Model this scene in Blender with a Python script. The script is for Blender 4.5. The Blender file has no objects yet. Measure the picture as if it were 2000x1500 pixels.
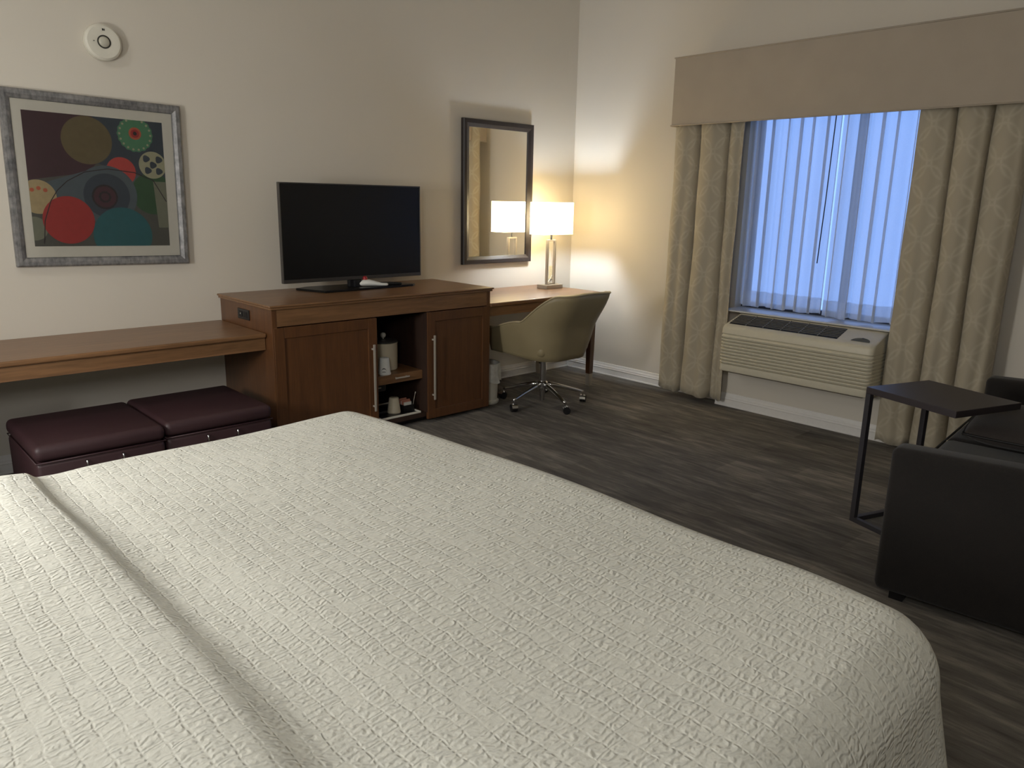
import bpy, bmesh, math, random
from mathutils import Vector, Matrix
random.seed(7)
S = bpy.context.scene
COL = S.collection
PI = math.pi
sin, cos = math.sin, math.cos

# ------------------------------------------------------------------ camera
cam_d = bpy.data.cameras.new('camera'); cam = bpy.data.objects.new('camera', cam_d); COL.objects.link(cam)
cam_d.sensor_fit = 'HORIZONTAL'; cam_d.sensor_width = 36.0; cam_d.lens = 1479.2 / 2000 * 36.0
cam_d.clip_start = 0.05
r_ = Vector((0.7302533, -0.68292424, 0.01856361)); u_ = Vector((0.14781399, 0.18447018, 0.97165929)); f_ = Vector((0.66699411, 0.70681344, -0.23565571))
cam.matrix_world = Matrix(((r_.x, u_.x, -f_.x, -4.9919), (r_.y, u_.y, -f_.y, -4.5678), (r_.z, u_.z, -f_.z, 1.4515), (0, 0, 0, 1)))
S.camera = cam

# ------------------------------------------------------------------ world: dim blue dusk sky
w = bpy.data.worlds.new('dusk_sky'); S.world = w; w.use_nodes = True
nt = w.node_tree; nt.nodes.clear()
wo = nt.nodes.new('ShaderNodeOutputWorld'); bg = nt.nodes.new('ShaderNodeBackground')
tc = nt.nodes.new('ShaderNodeTexCoord'); sp = nt.nodes.new('ShaderNodeSeparateXYZ'); cr = nt.nodes.new('ShaderNodeValToRGB')
nt.links.new(tc.outputs['Generated'], sp.inputs[0]); nt.links.new(sp.outputs[2], cr.inputs[0])
cr.color_ramp.elements[0].position = 0.0; cr.color_ramp.elements[0].color = (0.17, 0.29, 0.60, 1)
cr.color_ramp.elements[1].position = 0.45; cr.color_ramp.elements[1].color = (0.22, 0.37, 0.77, 1)
nt.links.new(cr.outputs[0], bg.inputs[0]); bg.inputs[1].default_value = 2.7
nt.links.new(bg.outputs[0], wo.inputs[0])

# ------------------------------------------------------------------ room lights (out of view: entry ceiling light, bedside lamps)
def area(name, loc, target, size, power, color, sy=None):
    d = bpy.data.lights.new(name, 'AREA'); d.energy = power; d.color = color
    d.shape = 'RECTANGLE'; d.size = size; d.size_y = sy or size
    o = bpy.data.objects.new(name, d); COL.objects.link(o); o.location = loc
    o.rotation_euler = (Vector(target) - Vector(loc)).to_track_quat('-Z', 'Y').to_euler()
    return o
area('entry_ceiling_light', (-5.5, -1.2, 3.0), (-4.4, -1.0, 0.9), 0.35, 9, (1.0, 0.985, 0.94))
area('far_bedside_light', (-5.85, -1.85, 1.38), (-3.0, -2.6, 0.8), 0.45, 40, (1.0, 0.985, 0.95), 0.5)
area('bedside_light', (-5.9, -4.6, 2.1), (-3.4, -1.4, 1.2), 0.8, 34, (1.0, 1.0, 0.99), 0.6)

S.view_settings.view_transform = 'Standard'; S.view_settings.look = 'None'; S.view_settings.gamma = 1.0
S.view_settings.use_curve_mapping = False
S.view_settings.exposure = 0.10

# ------------------------------------------------------------------ materials
def srgb(r, g, b):
    f = lambda c: (c / 255 / 12.92) if c / 255 <= 0.04045 else ((c / 255 + 0.055) / 1.055) ** 2.4
    return (f(r), f(g), f(b), 1.0)

class NM:
    """small node-material builder"""
    def __init__(s, name, color=(0.5, 0.5, 0.5, 1), rough=0.5, metal=0.0, **kw):
        s.m = bpy.data.materials.new(name); s.m.use_nodes = True
        s.t = s.m.node_tree; s.b = s.t.nodes['Principled BSDF']; s.out = s.t.nodes['Material Output']
        s.b.inputs['Base Color'].default_value = color; s.b.inputs['Roughness'].default_value = rough
        s.b.inputs['Metallic'].default_value = metal
        for k, v in kw.items(): s.b.inputs[k].default_value = v
    def n(s, typ, **kw):
        n = s.t.nodes.new(typ)
        for k, v in kw.items():
            if k in n.inputs: n.inputs[k].default_value = v
            else: setattr(n, k, v)
        return n
    def l(s, a, b): s.t.links.new(a, b)
    def math(s, op, a, b=None, c=None):
        n = s.t.nodes.new('ShaderNodeMath'); n.operation = op
        for i, v in enumerate((a, b, c)):
            if v is None: continue
            if isinstance(v, (int, float)): n.inputs[i].default_value = v
            else: s.l(v, n.inputs[i])
        return n.outputs[0]
    def coords(s, scale=(1, 1, 1), rot=(0, 0, 0), which='Object'):
        t = s.n('ShaderNodeTexCoord'); m = s.n('ShaderNodeMapping'); m.inputs['Scale'].default_value = scale; m.inputs['Rotation'].default_value = rot
        s.l(t.outputs[which], m.inputs[0]); return m.outputs[0]
    def noise(s, vec, scale, detail=3, rough=0.5, dist=0.0):
        n = s.n('ShaderNodeTexNoise'); n.inputs['Scale'].default_value = scale; n.inputs['Detail'].default_value = detail
        n.inputs['Roughness'].default_value = rough; n.inputs['Distortion'].default_value = dist
        if vec is not None: s.l(vec, n.inputs['Vector'])
        return n.outputs['Fac']
    def ramp(s, fac, stops):
        r = s.n('ShaderNodeValToRGB'); e = r.color_ramp.elements
        while len(e) < len(stops): e.new(0.5)
        for x, (p, c) in zip(e, stops): x.position = p; x.color = c
        s.l(fac, r.inputs[0]); return r.outputs[0]
    def mix(s, fac, a, b, typ='MIX'):
        m = s.n('ShaderNodeMix'); m.data_type = 'RGBA'; m.blend_type = typ
        for i, v in ((0, fac), (6, a), (7, b)):
            if isinstance(v, (int, float)): m.inputs[i].default_value = v
            elif isinstance(v, tuple): m.inputs[i].default_value = v
            else: s.l(v, m.inputs[i])
        return m.outputs[2]
    def bump(s, h, strength=0.3, dist=0.01):
        b = s.n('ShaderNodeBump'); b.inputs['Strength'].default_value = strength; b.inputs['Distance'].default_value = dist
        s.l(h, b.inputs['Height']); s.l(b.outputs[0], s.b.inputs['Normal'])
    def base(s, c): s.l(c, s.b.inputs['Base Color'])

def mat_simple(name, col, rough=0.5, metal=0.0, noise=0.0, **kw):
    m = NM(name, col, rough, metal, **kw)
    v = m.coords()
    f = m.noise(v, 40, 3)
    k = 0.02 + noise
    dark = tuple(c * (1 - k) for c in col[:3]) + (1,); lite = tuple(min(1, c * (1 + k)) for c in col[:3]) + (1,)
    m.base(m.ramp(f, [(0.3, dark), (0.7, lite)]))
    return m.m

def mat_paint():
    m = NM('painted_wall', srgb(205, 194, 178), 0.75)
    v = m.coords()
    m.base(m.mix(m.noise(v, 1.3, 2), srgb(206, 199, 186), srgb(212, 205, 192)))
    m.bump(m.noise(v, 240, 2), 0.12, 0.002)
    return m.m

def mat_wood(name, axis='X', dark=(92, 50, 27), lite=(142, 84, 46), rough=0.38, ax2=None):
    m = NM(name, (0.3, 0.1, 0.04, 1), rough)
    sc = {'X': (1.0, 16, 16), 'Y': (16, 1.0, 16), 'Z': (16, 16, 1.0)}[axis]
    v = m.coords(sc)
    g = m.noise(v, 2.2, 6, 0.6, 0.6)
    fine = m.noise(v, 9.0, 4, 0.6, 0.0)
    f = m.math('ADD', m.math('MULTIPLY', g, 0.65), m.math('MULTIPLY', fine, 0.35))
    m.base(m.ramp(f, [(0.30, srgb(*dark)), (0.70, srgb(*lite))]))
    m.bump(fine, 0.05, 0.001)
    m.b.inputs['Coat Weight'].default_value = 0.25; m.b.inputs['Coat Roughness'].default_value = 0.3
    return m.m

def mat_carpet():
    m = NM('carpet_planks', (0.05, 0.045, 0.04, 1), 0.95)
    t = m.n('ShaderNodeTexCoord')
    mp = m.n('ShaderNodeMapping'); mp.inputs['Rotation'].default_value = (0, 0, PI / 2); m.l(t.outputs['Object'], mp.inputs[0])
    br = m.n('ShaderNodeTexBrick'); m.l(mp.outputs[0], br.inputs['Vector'])
    br.inputs['Scale'].default_value = 1.0; br.inputs['Brick Width'].default_value = 0.92; br.inputs['Row Height'].default_value = 0.23
    br.inputs['Mortar Size'].default_value = 0.0; br.inputs['Color1'].default_value = (0, 0, 0, 1); br.inputs['Color2'].default_value = (1, 1, 1, 1)
    br.inputs['Mortar'].default_value = (0.5, 0.5, 0.5, 1); br.offset = 0.37
    bw = m.n('ShaderNodeRGBToBW'); m.l(br.outputs['Color'], bw.inputs[0])
    v1 = m.coords((9, 1.4, 1)); s1 = m.noise(v1, 1.6, 5, 0.65, 0.4)
    v2 = m.coords((34, 3.5, 1)); s2 = m.noise(v2, 1.6, 4, 0.7)
    v3 = m.coords(); fuzz = m.noise(v3, 420, 2)
    big = m.noise(v3, 1.1, 2)
    f = m.math('ADD', m.math('MULTIPLY', s1, 0.55), m.math('MULTIPLY', s2, 0.35))
    f = m.math('ADD', f, m.math('MULTIPLY', bw.outputs[0], 0.10))
    f = m.math('ADD', f, m.math('MULTIPLY', m.math('SUBTRACT', big, 0.5), 0.2))
    f = m.math('ADD', f, m.math('MULTIPLY', m.math('SUBTRACT', fuzz, 0.5), 0.10))
    c = m.ramp(f, [(0.32, srgb(68, 64, 60)), (0.50, srgb(103, 98, 91)), (0.66, srgb(146, 139, 128))])
    m.base(c); m.bump(fuzz, 0.5, 0.004)
    return m.m

def mat_coverlet():
    m = NM('white_matelasse', srgb(208, 207, 196), 0.9)
    t = m.n('ShaderNodeTexCoord'); xyz = m.n('ShaderNodeSeparateXYZ'); m.l(t.outputs['UV'], xyz.inputs[0])
    X, Y = xyz.outputs[0], xyz.outputs[1]          # metres: X along the bed, Y across it
    # pucker ridges run along X, stacked in short blocks along Y
    warp = m.n('ShaderNodeTexNoise'); warp.inputs['Scale'].default_value = 38; warp.inputs['Detail'].default_value = 2; m.l(t.outputs['UV'], warp.inputs['Vector'])
    ph = m.math('ADD', m.math('MULTIPLY', Y, 2 * PI / 0.0135), m.math('MULTIPLY', warp.outputs['Fac'], 16.0))
    ph = m.math('ADD', ph, m.math('MULTIPLY', X, 40.0))
    rid = m.math('ADD', m.math('MULTIPLY', m.math('SINE', ph), 0.5), 0.5)
    # bands of width 3.4 cm in X, each with its own blocks along Y
    mp = m.n('ShaderNodeMapping'); mp.inputs['Rotation'].default_value = (0, 0, PI / 2); m.l(t.outputs['UV'], mp.inputs[0])
    wob = m.n('ShaderNodeTexNoise'); wob.inputs['Scale'].default_value = 22; wob.inputs['Detail'].default_value = 1; m.l(t.outputs['UV'], wob.inputs['Vector'])
    va = m.n('ShaderNodeVectorMath'); va.operation = 'MULTIPLY_ADD'; m.l(wob.outputs['Color'], va.inputs[0]); va.inputs[1].default_value = (.02, .014, 0); m.l(mp.outputs[0], va.inputs[2])
    br = m.n('ShaderNodeTexBrick'); m.l(va.outputs[0], br.inputs['Vector']); br.inputs['Scale'].default_value = 1.0
    br.inputs['Brick Width'].default_value = 0.058; br.inputs['Row Height'].default_value = 0.031; br.inputs['Mortar Size'].default_value = 0.0035
    br.inputs['Mortar Smooth'].default_value = 1.0; br.offset = 0.37; br.squash = 0.7; br.squash_frequency = 3
    br.inputs['Color1'].default_value = (0, 0, 0, 1); br.inputs['Color2'].default_value = (1, 1, 1, 1); br.inputs['Mortar'].default_value = (0.1, 0.1, 0.1, 1)
    bw = m.n('ShaderNodeRGBToBW'); m.l(br.outputs['Color'], bw.inputs[0])
    nz = m.noise(t.outputs['UV'], 34, 2)
    mask = m.math('MULTIPLY', m.math('SMOOTH_MIN', bw.outputs[0], 1.0, 0.1), 1.0)
    mk = m.n('ShaderNodeMapRange'); mk.interpolation_type = 'SMOOTHSTEP'; m.l(m.math('ADD', m.math('MULTIPLY', mask, 0.35), nz), mk.inputs[0])
    mk.inputs[1].default_value = 0.30; mk.inputs[2].default_value = 0.85
    mort = m.math('SUBTRACT', 1.0, br.outputs['Fac'])
    h = m.math('MULTIPLY', m.math('MULTIPLY', rid, mk.outputs[0]), m.math('MULTIPLY_ADD', mort, 0.55, 0.45))
    crump = m.noise(t.outputs['UV'], 95, 3, 0.6)
    h = m.math('ADD', h, m.math('MULTIPLY', crump, 0.45))
    h = m.math('ADD', h, m.math('MULTIPLY', mort, 0.05))
    m.bump(h, 0.6, 0.0042)
    m.b.inputs['Sheen Weight'].default_value = 0.1
    return m.m

def mat_drape():
    m = NM('ogee_patterned_drape', srgb(140, 128, 107), 0.8)
    t = m.n('ShaderNodeTexCoord'); xyz = m.n('ShaderNodeSeparateXYZ'); m.l(t.outputs['UV'], xyz.inputs[0])
    X, Y = xyz.outputs[0], xyz.outputs[1]
    P = 0.185
    def cell(ox, oy):
        a = m.math('SUBTRACT', m.math('FRACT', m.math('ADD', m.math('DIVIDE', X, P), ox)), 0.5)
        b = m.math('SUBTRACT', m.math('FRACT', m.math('ADD', m.math('DIVIDE', Y, P * 1.15), oy)), 0.5)
        d = m.math('SQRT', m.math('ADD', m.math('MULTIPLY', a, a), m.math('MULTIPLY', b, b)))
        return m.math('SUBTRACT', 1.0, m.math('SMOOTH_MIN', m.math('DIVIDE', m.math('ABSOLUTE', m.math('SUBTRACT', d, 0.43)), 0.06), 1.0, 0.2))
    k = m.math('MAXIMUM', cell(0, 0), cell(0.5, 0.5))
    wv = m.noise(m.coords((1, 1, 1)), 600, 2)
    c1 = m.mix(wv, srgb(162, 152, 132), srgb(175, 165, 144)); c2 = srgb(206, 198, 178)
    worn = m.noise(t.outputs['UV'], 14, 2)
    m.base(m.mix(m.math('MULTIPLY', k, m.math('MULTIPLY', worn, 0.55)), c1, c2)); m.bump(wv, 0.2, 0.001)
    m.b.inputs['Sheen Weight'].default_value = 0.15
    return m.m

def mat_sheer():
    m = NM('sheer_voile', (0.8, 0.8, 0.8, 1), 0.9)
    t = m.t; t.nodes.remove(m.b)
    wv = m.noise(m.coords((300, 300, 300)), 1.0, 1)
    tr = m.n('ShaderNodeBsdfTransparent'); tr.inputs[0].default_value = (0.95, 0.97, 1, 1)
    tl = m.n('ShaderNodeBsdfTranslucent'); tl.inputs[0].default_value = (0.86, 0.88, 0.9, 1)
    df = m.n('ShaderNodeBsdfDiffuse'); df.inputs[0].default_value = (0.8, 0.8, 0.8, 1)
    a = m.n('ShaderNodeMixShader'); a.inputs[0].default_value = 0.35; m.l(tl.outputs[0], a.inputs[1]); m.l(df.outputs[0], a.inputs[2])
    b = m.n('ShaderNodeMixShader'); m.l(m.math('ADD', m.math('MULTIPLY', wv, 0.1), 0.60), b.inputs[0]); m.l(tr.outputs[0], b.inputs[1]); m.l(a.outputs[0], b.inputs[2])
    m.l(b.outputs[0], m.out.inputs[0])
    return m.m

def mat_glass(name='window_glass', tint=(0.95, 0.97, 1, 1), refl=1.0):
    m = NM(name); t = m.t; t.nodes.remove(m.b)
    fr = m.n('ShaderNodeFresnel'); fr.inputs[0].default_value = 1.45
    tr = m.n('ShaderNodeBsdfTransparent'); tr.inputs[0].default_value = tint
    gl = m.n('ShaderNodeBsdfGlossy'); gl.inputs['Roughness'].default_value = 0.01
    mx = m.n('ShaderNodeMixShader'); m.l(m.math('MULTIPLY', fr.outputs[0], refl), mx.inputs[0]); m.l(tr.outputs[0], mx.inputs[1]); m.l(gl.outputs[0], mx.inputs[2])
    m.l(mx.outputs[0], m.out.inputs[0]); return m.m

def mat_shade():
    m = NM('lit_linen_shade'); t = m.t; t.nodes.remove(m.b)
    wv = m.noise(m.coords((1, 1, 1)), 300, 1)
    tl = m.n('ShaderNodeBsdfTranslucent'); tl.inputs[0].default_value = (0.85, 0.78, 0.62, 1)
    em = m.n('ShaderNodeEmission'); m.l(m.mix(wv, (1.0, 0.80, 0.48, 1), (1.0, 0.85, 0.54, 1)), em.inputs[0]); em.inputs[1].default_value = 4.0
    ad = m.n('ShaderNodeAddShader'); m.l(tl.outputs[0], ad.inputs[0]); m.l(em.outputs[0], ad.inputs[1])
    m.l(ad.outputs[0], m.out.inputs[0]); return m.m

def mat_emit(name, col, st):
    m = NM(name); m.b.inputs['Emission Color'].default_value = col; m.b.inputs['Emission Strength'].default_value = st
    return m.m

def mat_frame():
    m = NM('brushed_silver_frame', (0.2, 0.2, 0.2, 1), 0.45, 0.35)
    v = m.coords((1, 1, 1))
    n1 = m.noise(m.coords((5, 5, 9)), 2.0, 4, 0.6); n2 = m.noise(m.coords((22, 1, 9)), 3.0, 4, 0.6)
    f = m.math('ADD', m.math('MULTIPLY', n1, 0.5), m.math('MULTIPLY', n2, 0.5))
    m.base(m.ramp(f, [(0.34, srgb(92, 92, 94)), (0.50, srgb(128, 127, 127)), (0.68, srgb(160, 158, 156))]))
    m.bump(f, 0.2, 0.002); return m.m

def mat_fabric(name, c1, c2, scale=500, rough=0.9, sheen=0.2, bump=0.3):
    m = NM(name, c1, rough); v = m.coords(); a = m.noise(v, scale, 2); b = m.noise(v, 5, 3)
    f = m.math('ADD', m.math('MULTIPLY', a, 0.6), m.math('MULTIPLY', b, 0.4))
    m.base(m.ramp(f, [(0.35, c1), (0.65, c2)])); m.bump(a, bump, 0.002)
    m.b.inputs['Sheen Weight'].default_value = sheen; return m.m

M = dict(
    paint=mat_paint(), carpet=mat_carpet(), cover=mat_coverlet(), drape=mat_drape(), sheer=mat_sheer(), glass=mat_glass(), picglass=mat_glass('picture_glass', (1, 1, 1, 1), 0.8),
    trim=mat_simple('white_trim_paint', srgb(222, 219, 214), 0.35), ceil=mat_simple('ceiling_paint', srgb(215, 210, 200), 0.9),
    woodx=mat_wood('cherry_wood_lengthwise', 'X', (98, 70, 45), (144, 105, 70)), woodz=mat_wood('cherry_wood_upright', 'Z', (74, 46, 26), (106, 68, 38)), woody=mat_wood('cherry_wood_crosswise', 'Y', (82, 54, 31), (122, 84, 50)),
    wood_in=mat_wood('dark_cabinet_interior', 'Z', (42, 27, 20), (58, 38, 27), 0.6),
    black=mat_simple('black_plastic', srgb(22, 22, 24), 0.35), screen=mat_simple('dark_lcd_panel', srgb(13, 13, 14), 0.3), bezel=mat_simple('grey_metal_bezel', srgb(96, 94, 92), 0.3, 0.8),
    chrome=mat_simple('chrome', srgb(205, 205, 205), 0.12, 1.0), steel=mat_simple('brushed_steel', srgb(186, 178, 165), 0.4, 0.35),
    mirrorf=mat_simple('black_brown_mirror_frame', srgb(44, 38, 38), 0.4), mirror=NM('silvered_mirror', (0.9, 0.9, 0.9, 1), 0.0, 1.0).m,
    shade=mat_shade(), bulb=mat_emit('lit_bulb', (0.74, 0.85, 1, 1), 640),
    valance=mat_fabric('taupe_valance_cloth', srgb(168, 156, 140), srgb(178, 166, 149), 700, 0.9, 0.1, 0.1),
    sofa=mat_fabric('brown_tweed', srgb(20, 17, 15), srgb(31, 26, 23), 380, 0.95, 0.10, 0.5),
    pillow=mat_fabric('dark_brown_velvet', srgb(44, 38, 35), srgb(54, 47, 43), 300, 0.9, 0.1),
    piping=mat_simple('black_piping', srgb(20, 18, 18), 0.6),
    plum=mat_fabric('plum_vinyl', srgb(52, 32, 36), srgb(60, 38, 42), 600, 0.5, 0.0, 0.1),
    chair=mat_fabric('olive_tan_vinyl', srgb(142, 129, 98), srgb(153, 140, 108), 600, 0.45, 0.0, 0.08), chairp=mat_simple('pale_seam_piping', srgb(176, 162, 130), 0.5),
    ptac=mat_simple('cream_plastic', srgb(202, 195, 174), 0.45), ptacdark=mat_simple('dark_grille_recess', srgb(28, 28, 30), 0.6),
    table=mat_simple('charcoal_powder_coat', srgb(66, 64, 68), 0.4, 0.3), tabletop=mat_simple('espresso_table_top', srgb(54, 48, 50), 0.42),
    frame=mat_frame(), mat_white=mat_simple('white_mount_board', srgb(224, 220, 208), 0.8),
    wframe=mat_simple('dark_anodised_window_frame', srgb(38, 44, 58), 0.4, 0.4), sill=mat_simple('white_window_sill', srgb(200, 200, 200), 0.35),
    plastic_w=mat_simple('white_plastic', srgb(214, 210, 196), 0.4), paper=mat_simple('white_paper', srgb(220, 220, 214), 0.7), bucket=mat_simple('cream_ice_bucket', srgb(206, 196, 172), 0.4),
    bagp=mat_simple('crinkled_liner', srgb(212, 210, 202), 0.5, 0, 0.1), lid=mat_simple('dark_grey_lid', srgb(62, 60, 56), 0.3),
    red=mat_simple('red_plastic', srgb(150, 30, 36), 0.4), pack=mat_simple('pink_paper_packet', srgb(190, 130, 110), 0.7), mattress=mat_simple('mattress_ticking', srgb(210, 206, 196), 0.9),
    beigep=mat_simple('ivory_outlet_plastic', srgb(205, 190, 150), 0.45), darkline=mat_simple('dark_print', srgb(50, 48, 42), 0.6),
    lens=mat_simple('clear_detector_dome', srgb(190, 186, 170), 0.1), ground=mat_simple('dark_outdoor_ground', srgb(50, 56, 60), 0.9),
)

# ------------------------------------------------------------------ mesh helpers
def bm_new(): return bmesh.new()

def add_box(bm, lo, hi, bev=0.0, seg=2):
    t = bmesh.new(); bmesh.ops.create_cube(t, size=1.0)
    c = [(a + b) / 2 for a, b in zip(lo, hi)]; s = [abs(b - a) for a, b in zip(lo, hi)]
    for v in t.verts: v.co = Vector((v.co.x * s[0] + c[0], v.co.y * s[1] + c[1], v.co.z * s[2] + c[2]))
    if bev > 0: bmesh.ops.bevel(t, geom=list(t.edges), offset=min(bev, min(s) * 0.45), segments=seg, profile=0.5, affect='EDGES')
    merge(bm, t); return bm

def merge(bm, t, mi=0):
    vm = {}
    for v in t.verts: vm[v] = bm.verts.new(v.co)
    for f in t.faces:
        try:
            nf = bm.faces.new([vm[v] for v in f.verts]); nf.material_index = f.material_index or mi
        except ValueError: pass
    t.free()

def add_tube(bm, pts, r, n=10, cap=True):
    """tube along points; r is a number or a list"""
    pts = [Vector(p) for p in pts]; rr = r if isinstance(r, (list, tuple)) else [r] * len(pts)
    rings = []
    d0 = (pts[1] - pts[0]).normalized(); up = Vector((0, 0, 1)) if abs(d0.z) < 0.9 else Vector((1, 0, 0))
    a = d0.cross(up).normalized()
    for i, p in enumerate(pts):
        if i == 0: d = d0
        elif i == len(pts) - 1: d = (pts[-1] - pts[-2]).normalized()
        else: d = ((pts[i + 1] - p).normalized() + (p - pts[i - 1]).normalized()).normalized()
        a = (a - d * a.dot(d)).normalized(); b = d.cross(a)
        rings.append([bm.verts.new(p + (a * cos(2 * PI * k / n) + b * sin(2 * PI * k / n)) * rr[i]) for k in range(n)])
    for i in range(len(rings) - 1):
        for k in range(n): bm.faces.new((rings[i][k], rings[i][(k + 1) % n], rings[i + 1][(k + 1) % n], rings[i + 1][k]))
    if cap: bm.faces.new(rings[0][::-1]); bm.faces.new(rings[-1])
    return bm

def add_lathe(bm, prof, c=(0, 0, 0), n=32, axis='Z', cap=True):
    rings = []
    for (r, h) in prof:
        ring = []
        for k in range(n):
            a = 2 * PI * k / n; x, y = r * cos(a), r * sin(a)
            if axis == 'Z': p = (c[0] + x, c[1] + y, c[2] + h)
            elif axis == 'Y': p = (c[0] + x, c[1] + h, c[2] - y)
            else: p = (c[0] + h, c[1] + x, c[2] + y)
            ring.append(bm.verts.new(p))
        rings.append(ring)
    for i in range(len(rings) - 1):
        for k in range(n): bm.faces.new((rings[i][k], rings[i][(k + 1) % n], rings[i + 1][(k + 1) % n], rings[i + 1][k]))
    if cap:
        bm.faces.new(rings[0][::-1]); bm.faces.new(rings[-1])
    return bm

def add_extrude(bm, poly, a, b, axis):
    """poly: list of 2D points; extruded along axis from a to b. 2D coords are the two other axes in order"""
    def P(p, t):
        return {'X': (t, p[0], p[1]), 'Y': (p[0], t, p[1]), 'Z': (p[0], p[1], t)}[axis]
    A = [bm.verts.new(P(p, a)) for p in poly]; B = [bm.verts.new(P(p, b)) for p in poly]; n = len(poly)
    for i in range(n): bm.faces.new((A[i], A[(i + 1) % n], B[(i + 1) % n], B[i]))
    bm.faces.new(A[::-1]); bm.faces.new(B); return bm

def obj(name, bm, mat, parent=None, smooth=False, local=False, auto=None):
    """one mesh object; coordinates are world unless local=True"""
    bmesh.ops.remove_doubles(bm, verts=bm.verts, dist=1e-6)
    bmesh.ops.recalc_face_normals(bm, faces=bm.faces)
    me = bpy.data.meshes.new(name); bm.to_mesh(me); bm.free()
    mats = mat if isinstance(mat, (list, tuple)) else [mat]
    for x in mats: me.materials.append(x)
    o = bpy.data.objects.new(name, me); COL.objects.link(o)
    if parent is not None:
        if not local:
            inv = wmat(parent).inverted(); me.transform(inv)
        o.parent = parent
    if smooth:
        me.polygons.foreach_set('use_smooth', [True] * len(me.polygons))
        if auto: me.set_sharp_from_angle(angle=math.radians(auto))
    return o

def wmat(o):
    mloc = Matrix.LocRotScale(o.location, o.rotation_euler, o.scale)
    return (wmat(o.parent) @ mloc) if o.parent else mloc

def tag(o, label, cat, group=None):
    o['label'] = label; o['category'] = cat
    if group: o['group'] = group
    return o

def thing(name, label, cat, loc, rotz=0.0, group=None, rot=None):
    o = bpy.data.objects.new(name, None); COL.objects.link(o); o.location = loc
    o.rotation_euler = rot or (0, 0, rotz); o.empty_display_size = 0.1
    return tag(o, label, cat, group)

def struct(name, bm, mat, smooth=False, auto=None):
    o = obj(name, bm, mat, None, smooth, auto=auto); o['kind'] = 'structure'; return o

def box(name, lo, hi, mat, parent=None, bev=0.0, local=False, seg=2):
    return obj(name, add_box(bm_new(), lo, hi, bev, seg), mat, parent, local=local)

# ------------------------------------------------------------------ room shell
H = 3.2; XL = -6.0; YB = -6.2
struct('floor', add_box(bm_new(), (XL - .2, YB - .2, -.1), (.25, .2, 0)), M['carpet'])
struct('ceiling', add_box(bm_new(), (XL - .2, YB - .2, H), (.25, .2, H + .1)), M['ceil'])
struct('wall_back', add_box(bm_new(), (XL - .2, 0, 0), (.25, .2, H)), M['paint'])
struct('wall_left', add_box(bm_new(), (XL - .2, YB, 0), (XL, 0, H)), M['paint'])
struct('wall_front', add_box(bm_new(), (XL - .2, YB - .2, 0), (.25, YB, H)), M['paint'])
WY0, WY1, WZ0, WZ1 = -3.05, -1.645, .715, 2.25           # window opening in the right wall
b = bm_new()
add_box(b, (0, YB, 0), (.2, WY0, H)); add_box(b, (0, WY1, 0), (.2, 0, H))
add_box(b, (0, WY0, 0), (.2, WY1, WZ0)); add_box(b, (0, WY0, WZ1), (.2, WY1, H))
struct('wall_right', b, M['paint'])
# boxed-out wall under the air conditioner
struct('trim_1', add_box(bm_new(), (-.105, -3.0, 0), (0, -1.62, .33), .003), M['paint'])
BP = [(0, 0), (.016, 0), (.016, .008), (.013, .012), (.013, .050), (.016, .056), (.012, .064), (.012, .072), (.007, .082), (.004, .098), (0, .1)]
def baseboard(name, segs):
    b = bm_new()
    for (kind, a0, a1, off) in segs:
        if kind == 'x': add_extrude(b, [(off - p[0], p[1]) for p in BP], a0, a1, 'X')     # on a wall facing -y
        else: add_extrude(b, [(off - p[0], p[1]) for p in BP], a0, a1, 'Y')               # on a wall facing -x
    return struct(name, b, M['trim'])
baseboard('baseboard_back', [('x', XL, 0, 0)])
baseboard('baseboard_right', [('y', YB, -3.0, 0), ('y', -3.0, -1.62, -.105), ('y', -1.62, 0, 0)])
# window
wroot = bpy.data.objects.new('window_1', None); COL.objects.link(wroot); wroot.location = (.12, (WY0 + WY1) / 2, WZ0); wroot['kind'] = 'structure'
b = bm_new(); fw = .04
add_box(b, (.09, WY1 - fw, WZ0), (.15, WY1, WZ1)); add_box(b, (.09, WY0, WZ0), (.15, WY0 + fw, WZ1))
add_box(b, (.091, WY0, WZ0), (.149, WY1, WZ0 + fw)); add_box(b, (.091, WY0, WZ1 - fw), (.149, WY1, WZ1))
add_box(b, (.095, -2.40, WZ0), (.145, -2.36, WZ1))
obj('window_frame', b, M['wframe'], wroot)
box('window_glass', (.117, WY0 + fw, WZ0 + fw), (.123, WY1 - fw, WZ1 - fw), M['glass'], wroot)
box('window_sill', (-.170, -2.98, WZ0 - .005), (.09, WY1 - .005, WZ0 + .006), M['sill'], wroot, .004)

# ------------------------------------------------------------------ desk ledge on the left (luggage ledge)
LY, LZ = -.614, .709
def slab(b, lo, hi, t=.026):
    """table slab with an eased moulded edge: bevelled box"""
    add_box(b, (lo[0], lo[1], hi[2] - t), hi, .008, 3)
t = thing('luggage_ledge', 'long low cherry wood ledge running left from the television cabinet above two ottomans', 'ledge', (-3.8, -.3, 0))
b = bm_new(); slab(b, (-4.62, LY, 0), (-3.142, -.001, LZ)); obj('top', b, M['woodx'], t)
b = bm_new(); add_box(b, (-4.58, LY + .022, .612), (-3.142, LY + .042, LZ - .026)); obj('apron', b, M['woodx'], t)
b = bm_new(); add_box(b, (-4.60, LY + .03, 0.0), (-4.565, -.02, LZ - .026), .003); obj('side_panel', b, M['woodz'], t)

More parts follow.
